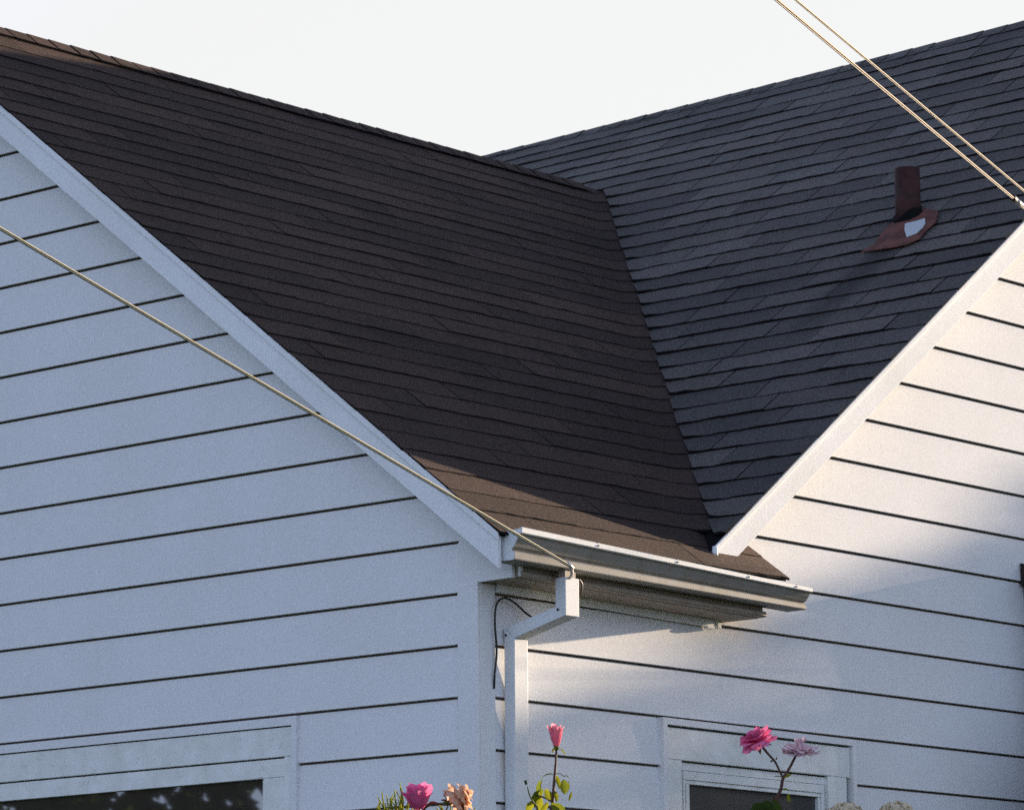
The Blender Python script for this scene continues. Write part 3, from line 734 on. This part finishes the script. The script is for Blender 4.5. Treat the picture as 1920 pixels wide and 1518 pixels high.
def sepals(c, axis, rad, parent, m, ang=60, ln=0.9, n=5, seed=0):
    mb = MB(); R, Q, A = frame(axis)
    mb.tube([c - A*rad*0.42, c - A*rad*0.22, c + A*rad*0.02], [rad*0.10, rad*0.24, rad*0.20], 8, 0, 0.1)
    for k in range(n):
        a = 2*math.pi*k/n + seed; o = R*math.cos(a)+Q*math.sin(a); an = math.radians(ang[k] if isinstance(ang, (list, tuple)) else ang)
        leaf(mb, c - A*rad*0.15 + o*rad*0.16, o*math.sin(an)+A*math.cos(an), A*math.sin(an)-o*math.cos(an), rad*ln, rad*0.34, random.uniform(-0.4, 0.9), random.uniform(0, 0.5))
    o = mb.build('calyx', m, smooth=True); child(o, parent); return o
def stem(pts, rads, parent, m, name='stem'):
    mb = MB(); P = smooth_pts([Vector(p) for p in pts], 8)
    n = len(P); rr = [rads[0] + (rads[1]-rads[0])*k/(n-1) for k in range(n)]
    mb.tube(P, rr, 8); o = mb.build(name, m, smooth=True); child(o, parent); return o
def to_ground(p, dx=0.0, dy=0.0): return Vector((p.x+dx, p.y+dy, gz(p.x+dx, p.y+dy)-0.05))

# --- left rose: deep pink bloom and withered peach bloom
DL = 12.6
base = at(800, 1640, DL); t = thing('rose_bush', 'rose with one deep pink bloom and one withered peach bloom by the wall corner', 'rose', to_ground(base, 0.1, 0))
V_UP = Vector((0, 0, 1)); TC = (CAM - at(800, 1500, DL)).normalized()
c = at(784, 1513, DL)
f = rose(c, V_UP*0.9 + TC*0.35 - RT*0.02, 0.060, t, M_PINK, [(3, 0.02, 1.0, 0.34, 2, 6, 0), (4, 0.10, 1.15, 0.42, 6, 8, 5), (5, 0.18, 1.3, 0.5, 12, 8, 18), (5, 0.28, 1.35, 0.52, 24, 4, 25), (5, 0.34, 1.2, 0.5, 40, 6, 30)], 0.10, seed=2.1)
sepals(c - V_UP*0.004, V_UP, 0.042, t, M_GSTEM, 100)
c2 = at(860, 1497, DL)
f2 = rose(c2, V_UP*0.45 - TC*0.1 + RT*0.75, 0.052, t, M_PEACH, DROOP, 0.16, seed=5.3)
rose(c2 + RT*0.014 + V_UP*0.004, RT*0.8 - V_UP*0.3, 0.042, t, M_PEACH, DROOP[1:], 0.18, name='flower', seed=8.8)
sepals(c2 - RT*0.03 - V_UP*0.012, RT*0.9+V_UP*0.2, 0.036, t, M_GSTEM, 115, seed=1)
j0 = at(806, 1530, DL)
stem([c2 - RT*0.020 - V_UP*0.012, at(840, 1508, DL), at(822, 1506, DL), at(806, 1506, DL+0.03), at(790, 1540, DL+0.05), at(795, 1700, DL), to_ground(base, 0.05, 0)], (0.0026, 0.008), t, M_STEM)
stem([c - V_UP*0.02, at(786, 1560, DL), at(795, 1700, DL), to_ground(base, 0.06, 0.01)], (0.004, 0.008), t, M_GSTEM)
stem([c2 + TC*0.02 - V_UP*0.01 + RT*0.008, at(868, 1545, DL), at(830, 1720, DL), to_ground(base, 0.1, 0.02)], (0.003, 0.007), t, M_STEM)

# --- feathery conifer tips behind it
def sprig(mb, p, d, ln, r):
    n = max(5, int(ln/0.0065)); d = Vector(d).normalized(); a = d.cross(Vector((0.3, 0.8, 0.1))).normalized(); b = d.cross(a); P = []
    for k in range(n+1):
        tt = k/n; q = p + d*ln*tt + a*0.12*ln*tt*tt*math.sin(p.x*50); P.append(q)
        if k:
            for s in range(3):
                an = k*2.4 + s*2.1; o = a*math.cos(an)+b*math.sin(an)
                leaf(mb, q, d*0.95+o*0.42, o, r*2.6*(1.05-0.5*tt), r*0.95, 0.2, random.uniform(0.2, 0.9))
    mb.tube(P, [r*0.35]*(n)+[r*0.1], 5, 0, 0.5)
t = thing('shrub', 'feathery yellow-green conifer tips around the pink rose at the lower edge', 'shrub', to_ground(at(760, 1600, DL+0.12)))
mb = MB()
for px, py, top in [(706, 1560, 1502), (716, 1565, 1508), (724, 1560, 1486), (731, 1560, 1493), (738, 1560, 1500), (742, 1555, 1484), (748, 1555, 1493), (755, 1560, 1471), (761, 1560, 1492), (766, 1560, 1500), (829, 1560, 1508), (838, 1560, 1512), (845, 1560, 1505), (858, 1560, 1510), (866, 1560, 1507), (874, 1560, 1513), (884, 1562, 1516), (752, 1550, 1500), (735, 1560, 1508), (745, 1560, 1505)]:
    p = at(px+random.uniform(-3, 3), py, DL+0.12+random.uniform(-0.05, 0.05)); q = at(px+random.uniform(-7, 5), top, DL+0.12)
    sprig(mb, p, q-p, (q-p).length, 0.0046)
    for s in range(2):
        tt = random.uniform(0.35, 0.7); pp = p + (q-p)*tt; sprig(mb, pp, (q-p).normalized()+RT*random.uniform(-0.6, 0.6)+TC*random.uniform(-0.3, 0.3), (q-p).length*0.35, 0.004)
o = mb.build('foliage', M_SPRIG, smooth=True); child(o, t)
mb = MB()
for k in range(6):
    p = at(720+k*28, 1558, DL+0.12); mb.tube([p, Vector((t.location.x+0.1*p.x*0, t.location.y, t.location.z))], [0.003, 0.012], 6)
o = mb.build('stem', M_BARK); child(o, t)

# --- tall stem with a single bud beside the downspout
DB = 13.4
b0 = at(1031, 1540, DB); t = thing('rose_bush', 'tall rose stem with a single pink bud and yellow-green leaves beside the downspout', 'rose', to_ground(b0))
cb = at(1043, 1401, DB)
ax = V_UP*1.0 - RT*0.02
rose(cb + V_UP*0.006, ax, 0.050, t, M_SOFT, BUD, 0.09, seed=3.3)
sepals(cb + V_UP*0.004, ax, 0.036, t, M_LEAF, [100, 12, 108, 14, 20], 1.25, seed=0.5)
stem([cb - V_UP*0.008, at(1042, 1430, DB), at(1039, 1465, DB), at(1036, 1505, DB), at(1031, 1560, DB), at(1040, 1800, DB), to_ground(b0)], (0.0034, 0.008), t, M_STEM)
stem([at(1036, 1503, DB), at(1026, 1497, DB), at(1014, 1492, DB), at(1004, 1490, DB+0.02)], (0.0030, 0.0028), t, M_STEM)
stem([at(989, 1474, DB-0.03), at(992, 1487, DB-0.03), at(1000, 1504, DB-0.03), at(1009, 1530, DB-0.02), at(1020, 1700, DB), to_ground(b0, 0.02, 0.02)], (0.0016, 0.006), t, M_GSTEM)
cs_ = at(987, 1470, DB-0.03); rose(cs_, V_UP - RT*0.3, 0.0105, t, M_DLEAF, BUD, 0.05, name='bud', seed=6.0)
for (px, py, dx, dy, nx, ln, wd, bd, tn) in [
        (1039, 1452, -0.9, 0.45, (0, 0, 1), 0.046, 0.026, 1.6, 0.15), (1018, 1457, -0.35, -1.0, (-1, 0, 0.3), 0.062, 0.026, 0.5, 0.05), (1013, 1462, -0.25, -1, (-0.6, -1, 0), 0.050, 0.022, 0.3, 0.3),
        (1042, 1452, 0.35, -0.95, (0.3, -1, 0.2), 0.048, 0.022, 0.3, 0.85), (1056, 1460, 0.15, -1, (0.2, -1, 0.1), 0.050, 0.040, 0.5, 0.25), (1064, 1462, 0.35, -0.9, (1, -0.3, 0.3), 0.050, 0.020, 1.0, 0.5),
        (1072, 1483, -0.35, -0.8, (0.6, -1, 0), 0.032, 0.014, -0.4, 0.75), (1022, 1478, 0.45, -0.8, (0, -1, 0.1), 0.050, 0.036, 0.2, 0.95), (1040, 1482, 0.25, -1.0, (0.4, -1, 0.1), 0.036, 0.022, 0.2, 0.8),
        (1018, 1478, -0.5, -0.8, (-0.2, -1, 0.3), 0.052, 0.036, 0.3, 0.5), (1006, 1482, -0.15, -0.9, (0, -1, 0.4), 0.048, 0.034, 0.6, 0.10), (1014, 1492, -0.15, -0.9, (0, -1, 0.2), 0.050, 0.034, 0.3, 0.85),
        (1000, 1500, -0.3, -0.5, (0.2, -1, 0.4), 0.044, 0.034, 0.3, 0.75), (1034, 1505, 0.6, -0.6, (0, -1, 0.3), 0.056, 0.042, 0.3, 0.55), (1028, 1502, -0.6, -0.9, (0.3, -1, 0), 0.050, 0.026, 0.2, 0.95), (1045, 1505, 0.45, -0.9, (0, -1, 0.2), 0.05, 0.04, 0.1, 0.2),
        (1020, 1515, -0.2, -0.9, (0.1, -1, 0.3), 0.05, 0.04, 0.2, 0.4)]:
    mb = MB(); leaf(mb, at(px, py, DB + random.uniform(-0.02, 0.02)), RT*dx + UP*dy, RT*nx[0] + FW*nx[1] + UP*nx[2], ln*1.15, wd*0.85, bd, tn*0.8-0.12)
    o = mb.build('leaf', M_LEAF, smooth=True); child(o, t)
for a, b in (((1058, 1455), (1040, 1450)), ((1066, 1457), (1058, 1455))):
    stem([at(*a, DB), at((a[0]+b[0])/2, (a[1]+b[1])/2-3, DB), at(*b, DB)], (0.0014, 0.0014), t, M_GSTEM, 'leaf_stalk')

# --- forked stem in front of the small window
DF = 15.3
b0 = at(1455, 1560, DF); t = thing('rose_bush', 'forked rose stem with two blooms in front of the smaller window', 'rose', to_ground(b0, 0.0, 0.0))
ca = at(1423, 1393, DF); axa = V_UP*0.85 - RT*0.38 + TC*0.30
rose(ca, axa, 0.066, t, M_PINK, OPEN, 0.10, seed=1.7)
sepals(ca, axa, 0.052, t, M_GSTEM, 105, seed=2)
cc = at(1500, 1407, DF+0.05); axc = V_UP*0.97 + TC*0.22 + RT*0.03
rose(cc, axc, 0.066, t, M_FADE, FLAT, 0.16, seed=4.4)
sepals(cc, axc, 0.048, t, M_GSTEM, 100, seed=1)
stem([at(1428, 1397, DF), at(1438, 1410, DF), at(1453, 1427, DF), at(1461, 1443, DF), at(1468, 1458, DF)], (0.0052, 0.0040), t, M_STEM)
stem([at(1493, 1414, DF+0.05), at(1486, 1428, DF+0.03), at(1478, 1443, DF+0.01), at(1468, 1459, DF), at(1465, 1475, DF), at(1459, 1492, DF), at(1455, 1510, DF), at(1452, 1600, DF), to_ground(b0)], (0.0046, 0.009), t, M_STEM)
for px, py, dx, dy, ln, wd, bd, tn, mm in [(1470, 1457, 0.9, 0.45, 0.036, 0.012, 0.3, 0.7, M_LEAF), (1466, 1479, 0.9, 0.1, 0.034, 0.008, 1.2, 0.4, M_LEAF), (1478, 1487, 0.05, -1, 0.036, 0.016, -0.5, 0.55, M_LEAF), (1465, 1455, -0.9, 0.1, 0.034, 0.004, 0.7, 0.1, M_DLEAF), (1455, 1424, 0.2, 0.9, 0.014, 0.006, 0, 0.2, M_LEAF), (1449, 1425, -0.6, -0.3, 0.012, 0.008, 0, 0.1, M_DLEAF),
        (1440, 1500, -0.2, -1, 0.10, 0.085, 0.2, 0.35, M_DLEAF), (1448, 1497, 0.55, -0.8, 0.075, 0.030, 0.2, 0.9, M_DLEAF), (1432, 1506, -0.7, -0.7, 0.07, 0.06, 0.2, 0.45, M_DLEAF), (1444, 1512, 0.2, -1, 0.08, 0.07, 0.1, 0.25, M_DLEAF)]:
    mb = MB(); leaf(mb, at(px, py, DF - 0.02), RT*dx + UP*dy, -FW + UP*0.3, ln, wd, bd, tn, 0.15)
    o = mb.build('leaf', mm, smooth=True); child(o, t)

# --- dried hydrangea heads at the lower edge
def dried(px, py, dist, R, label, seed):
    c = at(px, py, dist); b = at(px, py+140, dist)
    t = thing('dried_bloom', label, 'dried flower', to_ground(b), 'dried flower heads below the right wall')
    mb = MB(); rnd = random.Random(seed)
    for k in range(150):
        th = rnd.uniform(0, 2*math.pi); zz = rnd.uniform(-0.2, 1.0); rr = math.sqrt(max(0, 1-zz*zz))
        o = Vector((rr*math.cos(th), rr*math.sin(th), zz)); q = c + Vector((o.x*R*1.1, o.y*R*1.1, o.z*R*0.62))*rnd.uniform(0.82, 1.04)
        a = o.cross(Vector((rnd.uniform(-1, 1), rnd.uniform(-1, 1), rnd.uniform(-1, 1)))).normalized()
        for s in range(4):
            d = Matrix.Rotation(s*math.pi/2 + rnd.uniform(-0.2, 0.2), 3, o) @ a
            leaf(mb, q, d + o*rnd.uniform(-0.2, 0.5), o, R*0.26, R*0.23, rnd.uniform(-0.5, 0.9), rnd.uniform(0.0, 0.8))
    o = mb.build('flower_head', M_DRY, smooth=True); child(o, t)
    stem([c - V_UP*R*0.1, b, to_ground(b)], (0.005, 0.009), t, M_STEM)
dried(1586, 1522, 15.2, 0.056, 'dried cream flower head overlapping the window casing corner', 3)
dried(1681, 1521, 15.2, 0.058, 'dried cream flower head standing in front of clapboards right of the window', 4)

# --- trees around the garden (they shade the wall and show in the panes)
def crown_mesh(n, fn, size, m, seed):
    mb = MB(); rnd = random.Random(seed); k = 0
    while k < n:
        p = fn(rnd)
        if p is None: continue
        k += 1
        d = Vector((rnd.gauss(0, 1), rnd.gauss(0, 1), rnd.gauss(0, 1))).normalized(); e = d.orthogonal().normalized(); e = Matrix.Rotation(rnd.uniform(0, 6.28), 3, d) @ e; g_ = d.cross(e)
        s = size*rnd.uniform(0.6, 1.4)
        mb.face([p - e*s*0.5, p + g_*s*0.28 - d*s*0.08, p + e*s*0.5, p - g_*s*0.28 - d*s*0.08], 0, rnd.uniform(0, 0.8))
    return mb
def limbs(p0, tips, r):
    mb = MB(); p0 = Vector(p0)
    top = sum((Vector(q) for q in tips), Vector())/len(tips); mid = p0.lerp(Vector((top.x, top.y, p0.z + (top.z-p0.z)*0.55)), 1.0)
    mb.tube([p0, p0.lerp(mid, 0.5)+Vector((0.05, 0.03, 0)), mid], [r, r*0.8, r*0.6], 10)
    for q in tips:
        q = Vector(q); mb.tube([mid, mid.lerp(q, 0.5)+Vector((0, 0, 0.15)), q], [r*0.45, r*0.25, r*0.06], 7)
    return mb
EU = Vector((-LD.y, LD.x, 0)); EU = Vector((0.163, 0.986, 0))
def sunpt(u, h, tt): return EU*u + Vector((0, 0, h)) + TS*tt
FK = [(-3.2, -3.2), (-0.9, -1.2), (-0.5, -0.52), (-0.2, -0.34), (0.03, -0.16), (0.08, -0.11), (0.13, -0.06), (0.19, -0.03), (0.25, 0.05), (0.30, 0.18), (0.36, 0.28), (0.47, 0.40), (0.56, 0.52), (0.66, 0.62), (0.9, 0.80), (1.5, 0.85), (2.4, 0.6), (3.2, -0.4), (3.6, -1.2)]
def fcurve(u):
    for (a, b), (c, d) in zip(FK[:-1], FK[1:]):
        if a <= u <= c: return b + (d-b)*(u-a)/(c-a)
    return -9
def shade(rnd):
    u = rnd.uniform(-3.0, 3.5); f = fcurve(u); h = rnd.uniform(-3.6, f + 0.12)
    tt = 24 + rnd.uniform(-1.6, 1.6)
    e = f - h
    if noise.noise((u*3.2, h*4.5, 3.0)) > 0.28 + max(0, e)*1.5: return None
    if e < 0 and noise.noise((u*5.0, h*6.0, 8.0)) < 0.05: return None
    return sunpt(u, h, tt)
tc_ = sunpt(0.6, -1.5, 24)
t = thing('tree', 'leafy garden tree out past the right side of the house', 'tree', (tc_.x, tc_.y, GZ), 'garden trees')
o = crown_mesh(20000, shade, 0.16, M_DLEAF, 11).build('crown', M_DLEAF); child(o, t)
o = limbs((tc_.x, tc_.y, GZ), [sunpt(u, fcurve(u)-0.5, 24) for u in (-0.6, 0.1, 0.6, 1.2, 1.8, 2.6)], 0.16).build('trunk', M_BARK, smooth=True); child(o, t)
def ball_tree(x, y, zc, R, n, size, seed, label, sparse=0.0):
    t = thing('tree', label, 'tree', (x, y, GZ), 'garden trees')
    def fn(rnd):
        p = Vector((rnd.gauss(0, 0.5), rnd.gauss(0, 0.5), rnd.gauss(0, 0.5)))
        if p.length > 1 or noise.noise(p*2.6 + Vector((seed, 0, 0))) < sparse: return None
        return Vector((x + p.x*R, y + p.y*R, zc + p.z*R*1.1))
    o = crown_mesh(n, fn, size, M_DLEAF, seed).build('crown', M_DLEAF); child(o, t)
    o = limbs((x, y, GZ), [(x+R*0.6*math.cos(a), y+R*0.6*math.sin(a), zc+R*0.4*math.sin(a*2.3)) for a in (0.3, 1.4, 2.7, 3.9, 5.2)], 0.18).build('trunk', M_BARK, smooth=True); child(o, t)
ball_tree(-11.5, 14.5, 1.0, 5.0, 5200, 0.36, 21, 'tall tree mirrored in the wide window', 0.03)
ball_tree(12.5, -10.5, 0.6, 4.2, 5200, 0.36, 22, 'unseen tree added to keep bright sky out of the smaller window', -0.2)  # added tree, blocks the bright sky from the smaller pane's reflection

# unseen evergreen shrub added to darken the lower right wall
t = thing('shrub', 'unseen evergreen shrub added to darken the right wall by the bay', 'shrub', (3.75, -0.95, GZ))
def shade_shrub(rnd):
    p = Vector((rnd.gauss(0, 0.5), rnd.gauss(0, 0.5), rnd.uniform(-1, 1)))
    r = math.sqrt(max(0.0, 1 - max(0, p.z)**2*0.9))
    if math.hypot(p.x, p.y) > r: return None
    return Vector((3.75 + p.x*0.75, -0.95 + p.y*0.62, -1.15 + p.z*1.45))
o = crown_mesh(5000, shade_shrub, 0.13, M_DLEAF, 31).build('foliage', M_DLEAF); child(o, t)
o = limbs((3.75, -0.95, GZ), [(3.6, -0.9, -0.6), (3.95, -1.1, -0.4), (3.8, -0.7, -0.5)], 0.06).build('stem', M_BARK, smooth=True); child(o, t)
